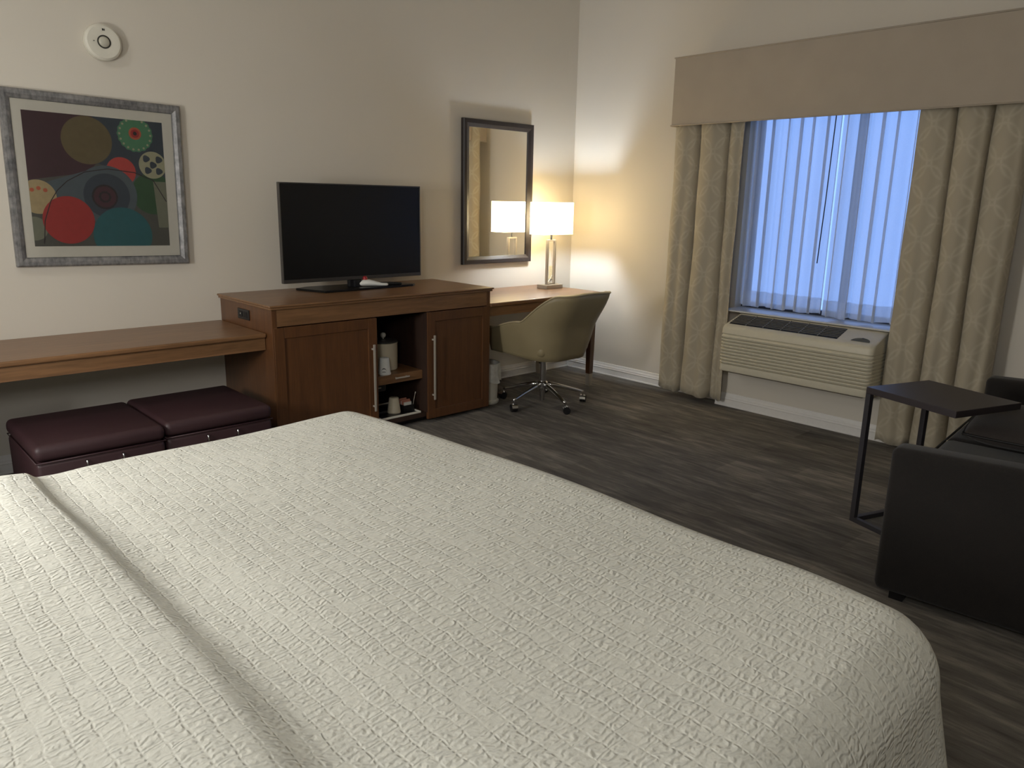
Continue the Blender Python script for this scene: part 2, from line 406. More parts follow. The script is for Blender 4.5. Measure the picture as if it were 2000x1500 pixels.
# ------------------------------------------------------------------ ottomans
def make_ottoman(x0, x1, y0, label):
    cx = (x0 + x1) / 2
    t = thing('ottoman', label, 'ottoman', (cx, y0 + .29, 0), 0, 'plum ottomans under the ledge')
    w = (x1 - x0) / 2; zt = .40
    b = bm_new(); add_box(b, (-w, -.29, .03), (w, .29, zt - .085), .02, 3); obj('body', b, M['plum'], t, True, True, 40)
    # cushioned lid, softly domed
    b = bm_new(); N = 16
    add_box(b, (-w - .004, -.294, zt - .082), (w + .004, .294, zt - .01), .028, 4)
    for v in b.verts:
        if v.co.z > zt - .012:
            v.co.z += .012 * (1 - (v.co.x / w) ** 2) * (1 - (v.co.y / .29) ** 2)
    obj('lid', b, M['plum'], t, True, True, 50)
    b = bm_new(); add_tube(b, [(-w, -.294, zt - .084), (w, -.294, zt - .084), (w, .29, zt - .084), (-w, .29, zt - .084), (-w, -.294, zt - .084)], .003, 6)
    obj('seam_piping', b, M['plum'], t, True, True)
    for sx in (-.075, .075):
        b = bm_new(); add_tube(b, [(sx, -.293, .295), (sx + .001, -.303, .292), (sx + .002, -.304, .270), (sx, -.293, .266)], .0045, 8)
        obj('chrome_pull', b, M['chrome'], t, True, True)
    for sx in (-w + .05, w - .05):
        for sy in (-.24, .24):
            b = bm_new(); add_lathe(b, [(.016, 0), (.020, .032)], (sx, sy, 0), 12); obj('foot', b, M['black'], t, False, True)
    return t
make_ottoman(-4.37, -3.835, -.955, 'dark plum vinyl cube ottoman nearer the left edge, under the ledge below the picture')
make_ottoman(-3.822, -3.285, -.93, 'dark plum vinyl cube ottoman pushed against the side of the television cabinet')

# ------------------------------------------------------------------ television cabinet
CX0, CX1, CY, CZ = -3.138, -1.544, -.68, .87
DX0, DX1 = -2.462, -2.082          # open cubby
t = thing('television_cabinet', 'cherry wood cabinet with two doors and an open cubby, carrying the television', 'cabinet', (-2.34, -.34, 0))
b = bm_new(); add_box(b, (CX0 - .02, CY - .02, CZ - .012), (CX1 + .02, -.001, CZ), .005, 3); add_box(b, (CX0 - .012, CY - .012, CZ - .026), (CX1 + .012, -.001, CZ - .012), .004, 2)
obj('top', b, M['woodx'], t)
BZ = .045
b = bm_new(); add_box(b, (CX0, CY + .001, BZ), (CX0 + .03, -.002, CZ - .026), .002); obj('side_panel', b, M['woodz'], t)
b = bm_new(); add_box(b, (CX1 - .03, CY + .001, BZ), (CX1, -.002, CZ - .026), .002); obj('side_panel', b, M['woodz'], t)
b = bm_new(); add_box(b, (CX0 + .03, CY + .002, .748), (CX1 - .03, CY + .024, CZ - .026), .001); obj('fascia', b, M['woodx'], t)
b = bm_new()
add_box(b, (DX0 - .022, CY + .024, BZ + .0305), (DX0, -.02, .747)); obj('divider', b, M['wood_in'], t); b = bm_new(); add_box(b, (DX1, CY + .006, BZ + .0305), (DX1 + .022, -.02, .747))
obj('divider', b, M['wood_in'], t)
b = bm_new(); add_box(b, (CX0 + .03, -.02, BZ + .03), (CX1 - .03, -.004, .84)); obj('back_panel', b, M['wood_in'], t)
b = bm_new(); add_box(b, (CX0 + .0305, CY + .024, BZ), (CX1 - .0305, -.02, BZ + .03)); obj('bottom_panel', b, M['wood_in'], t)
b = bm_new(); add_box(b, (CX0 + .05, CY + .09, 0), (CX1 - .09, -.05, BZ)); obj('plinth', b, M['black'], t)
def door(x0, x1, z0, z1, hx, hz0, hz1):
    st = .062; b = bm_new(); y0, y1 = CY - .001, CY + .021
    add_box(b, (x0, y0, z0), (x0 + st, y1, z1), .002); add_box(b, (x1 - st, y0, z0), (x1, y1, z1), .002)
    add_box(b, (x0 + st, y0, z1 - st), (x1 - st, y1, z1), .002); add_box(b, (x0 + st, y0, z0), (x1 - st, y1, z0 + st), .002)
    add_box(b, (x0 + st, y0 + .008, z0 + st), (x1 - st, y1 - .002, z1 - st))
    d = obj('door', b, M['woodz'], t)
    b = bm_new(); add_box(b, (hx - .007, CY - .031, hz0), (hx + .007, CY - .022, hz1), .002)
    for z in (hz0 + .03, hz1 - .03): add_box(b, (hx - .004, CY - .0225, z - .005), (hx + .004, CY - .001, z + .005))
    obj('handle', b, M['steel'], d)
door(CX0 + .008, DX0 - .002, BZ + .004, .742, -2.502, .165, .585)
door(DX1 + .001, CX1 - .004, .03, .742, -2.043, .163, .593)
# pull-out tray in the cubby
b = bm_new(); add_box(b, (DX0 + .002, -.625, .300), (DX1 - .002, -.04, .357), .002); sh = obj('pull_out_shelf', b, M['woodx'], t)
b = bm_new(); add_box(b, (-2.31, -.648, .330), (-2.20, -.642, .340), .002)
for x in (-2.295, -2.215): add_box(b, (x - .004, -.642, .332), (x + .004, -.624, .338))
obj('handle', b, M['steel'], sh)
# power outlet in the cabinet side
b = bm_new(); add_box(b, (CX0 - .006, -.405, .752), (CX0, -.255, .812), .002); so = obj('outlet_panel', b, M['black'], t)
for y in (-.30, -.36): obj('socket', add_box(bm_new(), (CX0 - .009, y - .02, .766), (CX0 - .0055, y + .02, .798), .002), M['piping'], so)
b = bm_new(); add_lathe(b, [(.004, 0), (.004, .003)], (CX0 - .0095, -.30, .784), 10, 'X'); obj('indicator', b, M['plastic_w'], so)

# ------------------------------------------------------------------ things in the cubby
t = thing('ice_bucket', 'round cream ice bucket with dark lid and white knob on the cabinet shelf', 'ice bucket', (-2.262, -.44, .357))
b = bm_new(); add_lathe(b, [(.086, 0), (.090, .004), (.092, .17), (.094, .178), (.088, .180)], (-2.262, -.44, .358), 40); obj('body', b, M['bucket'], t, True, auto=40)
b = bm_new(); add_lathe(b, [(.092, .181), (.092, .190), (.07, .197), (.01, .199)], (-2.262, -.44, .358), 40); obj('lid', b, M['lid'], t, True, auto=40)
b = bm_new(); add_lathe(b, [(.005, .199), (.006, .206), (.015, .212), (.019, .224), (.015, .236), (.004, .241)], (-2.262, -.44, .358), 20); obj('knob', b, M['plastic_w'], t, True)
def cup(x, y, z, label, flip=True, mark=True, name='paper_cup'):
    t = thing(name, label, 'cup', (x, y, z))
    pr_ = [(.040, .0), (.042, .006), (.040, .010), (.030, .105), (.028, .107)] if flip else [(.028, 0), (.038, .088), (.041, .09), (.041, .094), (.037, .094), (.027, .004)]
    b = bm_new(); add_lathe(b, pr_, (x, y, z), 28); obj('body', b, M['paper'], t, True, auto=50)
    if mark:
        # dark arched mark wrapped round the side facing the room
        b = bm_new(); a0 = math.radians(232)
        def strip(z0, rr, half, th):
            n = 12; vs = []
            for i in range(n + 1):
                u = -1 + 2 * i / n; aa = a0 + u * half
                h = z0 + rr * math.sqrt(max(0, 1 - u * u)); h2 = h + th * (0.35 + 0.65 * (1 - u * u))
                R = .0409 - (h - .010) * .105; R2 = .0409 - (h2 - .010) * .105
                vs.append((b.verts.new((x + R * cos(aa), y + R * sin(aa), z + h)), b.verts.new((x + R2 * cos(aa), y + R2 * sin(aa), z + h2))))
            for p, q in zip(vs, vs[1:]): b.faces.new((p[0], q[0], q[1], p[1]))
        strip(.026, .014, .42, .006); strip(.020, 0.0, .34, .004)
        obj('printed_arch', b, M['darkline'], t)
    return t
cup(-2.350, -.580, .3575, 'upturned white paper cup printed with a dark arch, on the shelf beside the ice bucket')
cz = BZ + .031
t = thing('serving_tray', 'thin tray with pale rim on the cubby floor holding coffee things', 'tray', (-2.27, -.48, cz))
b = bm_new(); add_box(b, (-2.425, -.648, cz), (-2.125, -.34, cz + .006), .002); obj('tray_floor', b, M['black'], t)
b = bm_new()
for (lo, hi) in (((-2.43, -.655, cz), (-2.12, -.645, cz + .014)), ((-2.43, -.345, cz), (-2.12, -.335, cz + .014)), ((-2.43, -.645, cz), (-2.42, -.345, cz + .014)), ((-2.13, -.645, cz), (-2.12, -.345, cz + .014))): add_box(b, lo, hi, .003)
obj('rim', b, M['plastic_w'], t)
kz = cz + .0065
t = thing('coffee_maker', 'small black single-cup coffee maker in the lower cubby', 'coffee maker', (-2.35, -.45, kz))
b = bm_new(); add_box(b, (-2.412, -.55, kz), (-2.312, -.355, kz + .02), .006, 3); obj('base', b, M['black'], t)
b = bm_new(); add_box(b, (-2.410, -.425, kz + .02), (-2.314, -.356, kz + .15), .012, 3); obj('water_tank', b, M['black'], t)
b = bm_new(); add_box(b, (-2.412, -.545, kz + .15), (-2.312, -.355, kz + .20), .014, 3); hd = obj('brew_head', b, M['black'], t)
b = bm_new(); add_box(b, (-2.395, -.548, kz + .175), (-2.355, -.544, kz + .183), .002); obj('silver_strip', b, M['steel'], hd)
t = thing('paper_cup', 'cream paper cup upside down on the tray in the lower cubby', 'cup', (-2.262, -.55, kz))
b = bm_new(); add_lathe(b, [(.043, 0), (.045, .006), (.043, .01), (.031, .098), (.027, .101)], (-2.262, -.55, kz), 28); obj('cup_body', b, M['bucket'], t, True, auto=50)
t = thing('condiment_box', 'small dark caddy of pink sugar packets in front of the cubby wall', 'packet holder', (-2.18, -.55, kz))
b = bm_new()
for (lo, hi) in (((-2.215, -.60, kz), (-2.135, -.595, kz + .045)), ((-2.215, -.505, kz), (-2.135, -.50, kz + .045)), ((-2.215, -.595, kz), (-2.210, -.505, kz + .045)), ((-2.140, -.595, kz), (-2.135, -.505, kz + .045)), ((-2.21, -.595, kz), (-2.14, -.505, kz + .004))): add_box(b, lo, hi)
obj('holder', b, M['black'], t)
for i in range(6):
    p = bm_new(); y = -.585 + i * .013
    add_box(p, (-2.205 + .004 * (i % 2), y, kz + .005), (-2.147 + .003 * (i % 3), y + .006, kz + .062 + .006 * ((i * 7) % 3)), .001)
    o = obj('sugar_packet', p, M['pack'] if i % 3 else M['paper'], None); tag(o, ['white sugar packet at the front of the small caddy', 'second pink sugar packet from the caddy front', 'third sugar packet from the caddy front, pink', 'white sugar packet in the middle of the small caddy', 'pink sugar packet behind the middle white one', 'rearmost pink sugar packet in the small caddy'][i], 'sugar packet', 'sugar packets in the small caddy')
b = bm_new(); add_tube(b, [(-2.146, -.5005 - .09, kz + .008), (-2.128, -.60, kz + .115)], [.0015, .002], 6); add_tube(b, [(-2.128, -.60, kz + .113), (-2.124, -.601, kz + .128)], .0035, 8)
o = obj('stirring_stick', b, M['steel'], None, True); tag(o, 'thin silver stirrer sticking up from the sugar packet caddy', 'stirrer')

# ------------------------------------------------------------------ television
t = thing('television', 'black flat-screen television on a pedestal stand on top of the cabinet', 'television', (-2.33, -.2, CZ))
TX0, TX1, TZ0, TZ1, TY = -2.842, -1.812, .930, 1.532, -.25
b = bm_new()
add_box(b, (TX0, TY, TZ0), (TX0 + .006, TY + .03, TZ1), .002); add_box(b, (TX1 - .006, TY, TZ0), (TX1, TY + .03, TZ1), .002)
add_box(b, (TX0 + .006, TY, TZ1 - .008), (TX1 - .006, TY + .03, TZ1), .002); add_box(b, (TX0 + .006, TY, TZ0), (TX1 - .006, TY + .03, TZ0 + .022), .002)
obj('bezel', b, M['bezel'], t)
b = bm_new(); add_box(b, (TX0 + .0061, TY + .004, TZ0 + .0221), (TX1 - .0061, TY + .012, TZ1 - .0081)); obj('screen', b, M['screen'], t)
b = bm_new(); add_box(b, (TX0 + .01, TY + .0125, TZ0 + .004), (TX1 - .01, TY + .034, TZ1 - .004), .006); add_box(b, (TX0 + .2, TY + .03, TZ0 + .03), (TX1 - .2, TY + .065, TZ1 - .2), .015); obj('rear_housing', b, M['black'], t)
b = bm_new(); add_box(b, (-2.375, TY + .015, CZ + .012), (-2.285, TY + .05, TZ0 + .05), .006); add_box(b, (-2.355, TY - .012, CZ + .012), (-2.30, TY + .02, TZ0 - .002), .004); obj('stand_neck', b, M['black'], t)
b = bm_new(); prof = [(-2.70, -.12), (-2.62, -.36), (-1.94, -.335), (-1.90, -.30), (-1.97, -.09), (-2.60, -.07)]
add_extrude(b, prof, CZ + .0005, CZ + .014, 'Z'); bmesh.ops.bevel(b, geom=list(b.edges), offset=.004, segments=2, affect='EDGES'); obj('stand_base', b, M['screen'], t)
# two remotes lying on the foot of the set
t = thing('remote_control', 'black remote control lying on the television stand beside a white one', 'remote control', (-2.10, -.28, CZ + .014))
b = bm_new(); add_box(b, (-.085, -.02, .0005), (.085, .02, .016), .006, 3); ob = obj('casing', b, M['black'], t, True, True, 40)
b = bm_new()
for i in range(8):
    for j in range(3): add_box(b, (-.07 + i * .017, -.013 + j * .010, .0155), (-.06 + i * .017, -.007 + j * .010, .018))
obj('buttons', b, M['bezel'], t, False, True)
t.rotation_euler = (0, 0, math.radians(-18))
t = thing('phone_handset', 'white teardrop handset with red tip lying on the television stand', 'handset', (-2.235, -.285, CZ + .0145), math.radians(-28))
b = bm_new(); add_tube(b, [(-.088, 0, .0165), (-.08, 0, .019), (-.055, 0, .0265), (-.02, 0, .0275), (.02, 0, .0205), (.06, 0, .0135), (.095, 0, .0125), (.103, 0, .0115)], [.006, .016, .0262, .0268, .0195, .0128, .0115, .006], 20)
for v in b.verts: v.co.y *= 1.25; v.co.z = v.co.z * .8
obj('casing', b, M['paper'], t, True, True)
b = bm_new(); add_lathe(b, [(.015, 0), (.017, .006), (.014, .022), (.005, .027)], (-.045, .012, .038), 18); obj('red_tip', b, M['red'], t, True, True)

# ------------------------------------------------------------------ desk on the right
DZ, DYF, DXR = .76, -.685, -.36
t = thing('writing_desk', 'cherry wood writing desk with tapered legs between the cabinet and the corner', 'desk', (-.95, -.35, 0))
b = bm_new(); slab(b, (CX1 + .003, DYF, 0), (DXR, -.001, DZ), .028); obj('top', b, M['woodx'], t)
b = bm_new(); add_box(b, (CX1 + .004, DYF + .03, .665), (DXR - .04, DYF + .052, DZ - .028)); add_box(b, (CX1 + .004, -.05, .665), (DXR - .04, -.03, DZ - .028)); add_box(b, (DXR - .062, DYF + .052, .665), (DXR - .04, -.05, DZ - .028))
obj('apron', b, M['woodx'], t)
for (x, y) in ((DXR - .062, DYF + .052), (DXR - .062, -.062)):
    def ring(b, z, h): return [b.verts.new((x + sx * h, y + sy * h, z)) for sx, sy in ((-1, -1), (1, -1), (1, 1), (-1, 1))]
    def loft(zs):
        b = bm_new(); R = [ring(b, z, h) for z, h in zs]
        for p, q in zip(R, R[1:]):
            for k in range(4): b.faces.new((p[k], p[(k + 1) % 4], q[(k + 1) % 4], q[k]))
        b.faces.new(R[0][::-1]); b.faces.new(R[-1]); return b
    lg = obj('leg', loft([(.10, .0205), (.665, .027), (DZ - .028, .027)]), M['woodz'], t)
    obj('metal_ferrule', loft([(0, .0185), (.10, .021)]), M['steel'], lg)

# ------------------------------------------------------------------ table lamp
lx, ly = -.512, -.25
t = thing('table_lamp', 'lit table lamp with rectangular white shade and open metal frame on the desk', 'lamp', (lx, ly, DZ))
b = bm_new(); add_box(b, (lx - .095, ly - .055, DZ + .0005), (lx + .095, ly + .055, DZ + .03), .002); obj('base', b, M['steel'], t)
b = bm_new(); hw = .042; th = .0065
for sx in (-1, 1): add_box(b, (lx + sx * hw - th, ly - .011, DZ + .03), (lx + sx * hw + th, ly + .011, 1.148))
add_box(b, (lx - hw + th, ly - .011, 1.136), (lx + hw - th, ly + .011, 1.148)); add_box(b, (lx - hw + th, ly - .011, DZ + .03), (lx + hw - th, ly + .011, DZ + .04))
obj('frame', b, M['steel'], t)
b = bm_new(); add_tube(b, [(lx, ly, 1.148), (lx, ly, 1.235)], .008, 12); add_tube(b, [(lx, ly, 1.20), (lx, ly, 1.245)], .017, 14); obj('socket', b, M['chrome'], t, True, auto=40)
b = bm_new(); SW, SD, z0, z1, tk = .168, .078, 1.194, 1.442, .002
add_box(b, (lx - SW, ly - SD, z0), (lx + SW, ly - SD + tk, z1)); add_box(b, (lx - SW, ly + SD - tk, z0), (lx + SW, ly + SD, z1))
add_box(b, (lx - SW, ly - SD + tk, z0), (lx - SW + tk, ly + SD - tk, z1)); add_box(b, (lx + SW - tk, ly - SD + tk, z0), (lx + SW, ly + SD - tk, z1))
sd = obj('lamp_shade', b, M['shade'], t)
b = bm_new()
z = z0
if True:
    P = [(lx - SW, ly - SD, z), (lx + SW, ly - SD, z), (lx + SW, ly + SD, z), (lx - SW, ly + SD, z), (lx - SW, ly - SD, z)]
    for p, q in zip(P, P[1:]): add_tube(b, [p, q], .0022, 6)
obj('shade_trim', b, M['shade'], sd)
b = bm_new(); add_lathe(b, [(.012, 0), (.016, .01), (.030, .04), (.031, .06), (.020, .085), (.004, .093)], (lx, ly, 1.246), 20); obj('bulb', b, M['bulb'], t, True)
b = bm_new(); add_tube(b, [(lx + .05, ly + .054, DZ + .012), (lx + .07, ly + .11, DZ + .004), (lx + .15, -.055, DZ + .004), (lx + .24, -.012, DZ + .03), (-.24, -.008, .83)], .003, 8); obj('cord', b, M['plastic_w'], t, True)
t = thing('wall_outlet', 'ivory wall outlet low behind the desk lamp', 'outlet', (-.24, 0, .79))
b = bm_new(); add_box(b, (-.275, -.006, .795), (-.205, 0, .91), .002); obj('cover_plate', b, M['beigep'], t)
b = bm_new()
for z in (.832, .873): add_box(b, (-.257, -.0085, z - .014), (-.223, -.0055, z + .014), .001)
obj('receptacle', b, M['beigep'], t)

# ------------------------------------------------------------------ wall mirror
def frame_bars(b, x0, x1, z0, z1, w, y0, y1, chamfer=.006):
    """mitred frame with a profile: outer edge thin, rising to a ridge"""
    prof = [(0, y1), (0, y0 + chamfer), (chamfer, y0), (w * .55, y0), (w, y0 + chamfer * 1.5), (w, y1)]
    for i in range(len(prof) - 1):
        (a, ya), (c, yc) = prof[i], prof[i + 1]
        A = [(x0 + a, z0 + a), (x1 - a, z0 + a), (x1 - a, z1 - a), (x0 + a, z1 - a)]; C_ = [(x0 + c, z0 + c), (x1 - c, z0 + c), (x1 - c, z1 - c), (x0 + c, z1 - c)]
        for k in range(4):
            p, q, r, s = A[k], A[(k + 1) % 4], C_[(k + 1) % 4], C_[k]
            b.faces.new([b.verts.new((v[0], yy, v[1])) for v, yy in ((p, ya), (q, ya), (r, yc), (s, yc))])
    A = [(x0, z0), (x1, z0), (x1, z1), (x0, z1)]; C_ = [(x0 + w, z0 + w), (x1 - w, z0 + w), (x1 - w, z1 - w), (x0 + w, z1 - w)]
    for k in range(4):
        b.faces.new([b.verts.new((v[0], y1, v[1])) for v in (A[k], A[(k + 1) % 4], C_[(k + 1) % 4], C_[k])])
t = thing('wall_mirror', 'tall rectangular mirror in a wide dark frame hanging above the desk', 'mirror', (-.885, 0, .965))
b = bm_new(); frame_bars(b, -1.250, -.521, .962, 2.038, .058, -.035, -.002); obj('frame', b, M['mirrorf'], t)
b = bm_new(); add_box(b, (-1.196, -.018, 1.016), (-.575, -.012, 1.984)); obj('mirror_glass', b, M['mirror'], t)

# ------------------------------------------------------------------ framed picture
pc = Vector((-3.737, 0, 1.501))
t = thing('framed_picture', 'square abstract picture of coloured discs in a silver-grey frame with white mount', 'picture', pc, rot=(0, math.radians(1.0), 0))
b = bm_new(); hwx, hwz = .430, .434; frame_bars(b, -hwx, hwx, -hwz, hwz, .047, -.036, -.003, .008); obj('frame', b, M['frame'], t, local=True)
b = bm_new(); add_box(b, (-hwx + .04, -.020, -hwz + .04), (hwx - .04, -.008, hwz - .04)); obj('mount_board', b, M['mat_white'], t, local=True)
b = bm_new(); add_box(b, (-hwx + .044, -.0275, -hwz + .044), (hwx - .044, -.0255, hwz - .044)); obj('glazing', b, M['picglass'], t, local=True)
ACOL = [(74, 74, 68), (62, 38, 46), (96, 84, 58), (72, 120, 88), (168, 62, 58), (150, 148, 122), (74, 84, 90), (66, 38, 48), (150, 44, 44), (36, 88, 94), (160, 142, 106), (48, 78, 52), (40, 34, 38), (170, 84, 58), (50, 60, 70), (110, 112, 96)]
amats = [mat_simple('art_ink_' + n, srgb(*[min(255, int(v * 1.08 + 8)) for v in c]), .8, 0, .05) for n, c in zip('grey plum gold mint coral pale slate wine crimson teal sand leaf ink orange navy stone'.split(), ACOL)]  # inks lifted paler to hold the veil of reflection on the glazing
ax0, ax1, az0, az1 = -.340, .330, -.331, .336
b = bm_new(); lay = [-.0204]
def poly_art(pts, mi):
    lay[0] -= .00004
    cl = []
    for x, z in pts:
        x = min(max(x, ax0), ax1); z = min(max(z, az0), az1)
        if not cl or (abs(cl[-1][0] - x) + abs(cl[-1][1] - z)) > 1e-5: cl.append((x, z))
    if abs(cl[0][0] - cl[-1][0]) + abs(cl[0][1] - cl[-1][1]) < 1e-5: cl.pop()
    if len(cl) < 3: return
    f = b.faces.new([b.verts.new((x, lay[0], z)) for x, z in cl]); f.material_index = mi
def disc(wx, wz, r, mi, wob=0.0, n=44, k=9):
    poly_art([(wx - pc.x + (r + wob * cos(k * a)) * cos(a), wz - pc.z + (r + wob * cos(k * a)) * sin(a)) for a in [2 * PI * i / n for i in range(n)]], mi)
poly_art([(ax0, az0), (ax1, az0), (ax1, az1), (ax0, az1)], 0)
poly_art([(ax0, .0), (-.06, .05), (.0, .12), (.02, az1), (ax0, az1)], 1)
poly_art([(-.02, .10), (ax1, .02), (ax1, az1), (-.02, az1)], 14)
poly_art([(-.30, -.02), (.05, .10), (.30, .0), (.2, -.1), (-.2, -.1)], 6)
disc(-3.791, 1.714, .121, 2); disc(-3.479, 1.454, .112, 11); disc(-3.635, 1.566, .074, 4)
disc(-3.551, 1.763, .090, 3, .003, 60, 18); disc(-3.551, 1.768, .032, 13); disc(-3.551, 1.768, .022, 8); disc(-3.551, 1.768, .010, 12)
for i in range(18): a = 2 * PI * i / 18; disc(-3.551 + .079 * cos(a), 1.763 + .079 * sin(a), .006, 5, n=10)
disc(-3.471, 1.608, .072, 5)
for dx, dz in ((-.032, .032), (.034, .030), (-.026, -.03), (.032, -.032), (.002, .0)): disc(-3.471 + dx, 1.608 + dz, .018, 14, .002, 20, 3)
disc(-4.041, 1.419, .085, 10)
for s_ in (-.03, .0, .03): disc(-4.035 + s_, 1.462 - abs(s_) * .3, .010, 13, n=14)
disc(-4.07, 1.26, .06, 15)
disc(-3.716, 1.440, .152, 6); disc(-3.716, 1.436, .115, 14)
disc(-3.650, 1.226, .150, 9); disc(-3.909, 1.305, .122, 8)
disc(-3.727, 1.429, .064, 12, .002, 60, 20); disc(-3.727, 1.429, .055, 7); disc(-3.727, 1.429, .030, 12, .003, 40, 10); disc(-3.727, 1.429, .020, 7)
poly_art([(-3.46 - pc.x, 1.27 - pc.z), (ax1, 1.27 - pc.z), (ax1, 1.52 - pc.z), (-3.475 - pc.x, 1.52 - pc.z)], 15)  # pale block: a reflection in the glazing, painted into the artwork
arc = [(-4.033, 1.184), (-4.02, 1.30), (-3.985, 1.40), (-3.951, 1.454), (-3.902, 1.503), (-3.816, 1.553), (-3.703, 1.575), (-3.57, 1.563), (-3.474, 1.526), (-3.411, 1.413)]
for p, q in zip(arc, arc[1:]):
    d = Vector((q[0] - p[0], q[1] - p[1])).normalized() * .0022; poly_art([(p[0] - d.y - pc.x, p[1] + d.x - pc.z), (q[0] - d.y - pc.x, q[1] + d.x - pc.z), (q[0] + d.y - pc.x, q[1] - d.x - pc.z), (p[0] + d.y - pc.x, p[1] - d.x - pc.z)], 12)
bmesh.ops.recalc_face_normals(b, faces=b.faces)
obj('artwork', b, amats, t, local=True)

# ------------------------------------------------------------------ smoke detector
t = thing('smoke_detector', 'round white smoke detector high on the wall above the picture', 'smoke detector', (-3.663, 0, 2.206))
c = (-3.663, 0, 2.206)
b = bm_new(); add_lathe(b, [(.088, -.001), (.090, -.010), (.090, -.016)], c, 40, 'Y'); obj('mounting_ring', b, M['plastic_w'], t, True, auto=40)
b = bm_new(); add_lathe(b, [(.087, -.016), (.087, -.022), (.090, -.024), (.088, -.036), (.078, -.045), (.034, -.048), (.031, -.047)], c, 48, 'Y'); hs = obj('housing', b, M['plastic_w'], t, True, auto=35)
b = bm_new(); add_lathe(b, [(.0325, -.0475), (.0325, -.0500), (.027, -.0500), (.027, -.0475)], c, 36, 'Y'); obj('dark_ring', b, M['darkline'], t, True, auto=35)
b = bm_new(); add_lathe(b, [(.0265, -.0476), (.0255, -.052), (.016, -.057), (.003, -.059)], c, 30, 'Y'); obj('test_button', b, M['lens'], t, True)
b = bm_new(); add_box(b, (-3.667, -.0482, 2.260), (-3.660, -.0470, 2.270)); add_box(b, (-3.658, -.0482, 2.260), (-3.655, -.0470, 2.270)); obj('printed_mark', b, M['darkline'], hs); obj('indicator', add_box(bm_new(), (-3.713, -.0482, 2.204), (-3.708, -.0470, 2.208)), M['darkline'], hs)

# ------------------------------------------------------------------ desk chair
t = thing('desk_chair', 'olive tan vinyl tub office chair on chrome casters, back to the room, at the desk', 'office chair', (-1.13, -.80, 0))
scx, scy = -1.12, -.80
def shell_pt(a, tt, inner=0.0):
    """a: angle round the back, -pi/2 = right-front .. 3pi/2 ; tt 0..1 from bottom to top"""
    pass
# plan path from left-front arm tip, round the back, to the right-front arm tip
def plan(s, k):
    """s in [0,1]; k = scale (taper) ; returns x,y"""
    hw, arm, rb = .305 * k, .30, .20 * k
    back = -.315 * k
    L1 = arm + abs(back) - rb; La = PI / 2 * rb; Lb = 2 * (hw - rb); tot = 2 * L1 + 2 * La + Lb
    d = s * tot
    if d < L1: return (-hw, arm - d)
    d -= L1
    if d < La: a = d / rb; return (-hw + rb - rb * cos(a), back + rb - rb * sin(a))
    d -= La
    if d < Lb: return (-hw + rb + d, back)
    d -= Lb
    if d < La: a = d / rb; return (hw - rb + rb * sin(a), back + rb - rb * cos(a))
    d -= La; return (hw, back + rb + d)
def sm(a, b_, x): x = min(1, max(0, (x - a) / (b_ - a))); return x * x * (3 - 2 * x)
NS, NT = 96, 12
def shell_mesh(off):
    b = bm_new(); grid = []
    for i in range(NS + 1):
        s = i / NS; col = []
        q = min(s, 1 - s)
        top = .562 + .075 * sm(.0, .20, q) + .205 * sm(.20, .345, q) + .010 * sm(.34, .5, q)
        for j in range(NT + 1):
            tt = j / NT
            z = .385 - .015 * sm(.1, .4, q) + (top - .385 + .015 * sm(.1, .4, q)) * tt
            k = .80 + .20 * math.sin(min(1, (z - .37) / .30) * PI / 2) + .07 * max(0, (z - .62)) / .2
            x, y = plan(s, k)
            lean = -.10 * sm(.55, .85, z) * sm(.15, .4, q)
            col.append(b.verts.new((scx + x, scy + y + lean, z)))
        grid.append(col)
    for i in range(NS):
        for j in range(NT): b.faces.new((grid[i][j], grid[i + 1][j], grid[i + 1][j + 1], grid[i][j + 1]))
    return b, grid
b, g = shell_mesh(0)
# underside closing pan
bot = [col[0] for col in g]
cpt = [b.verts.new((scx + (v.co.x - scx) * .55, scy + (v.co.y - scy) * .55, v.co.z - .022)) for v in bot]
for i in range(NS): b.faces.new((bot[i], bot[i + 1], cpt[i + 1], cpt[i]))
mid = b.verts.new((scx, scy, .352))
for i in range(NS): b.faces.new((cpt[i], cpt[i + 1], mid))
toprim = [tuple(col[-1].co) for col in g]
sh = obj('shell', b, M['chair'], t, True)
so_ = sh.modifiers.new('thickness', 'SOLIDIFY'); so_.thickness = .030; so_.offset = 1.0 if False else -1.0
b = bm_new(); add_tube(b, toprim, .0055, 8); obj('rim_piping', b, M['chairp'], t, True)
b = bm_new(); add_box(b, (scx - .25, scy - .22, .40), (scx + .25, scy + .30, .50), .04, 4); obj('seat_cushion', b, M['chair'], t, True, auto=50)
b = bm_new(); bx, by = -1.13, -.80
add_tube(b, [(bx, by, .17), (bx, by, .36)], .026, 18); add_tube(b, [(bx, by, .03), (bx, by, .14)], .018, 14); add_lathe(b, [(.07, .340), (.09, .352), (.09, .358)], (bx, by, 0), 20)
obj('gas_lift', b, M['chrome'], t, True, auto=40)
b = bm_new(); add_tube(b, [(bx - .02, by - .01, .33), (bx - .09, by - .06, .325), (bx - .14, by - .10, .345)], .004, 8); obj('height_lever', b, M['black'], t, True)
b = bm_new(); add_lathe(b, [(.030, .115), (.040, .125), (.040, .165), (.030, .175)], (bx, by, 0), 20); hb = obj('hub', b, M['chrome'], t, True, auto=40)
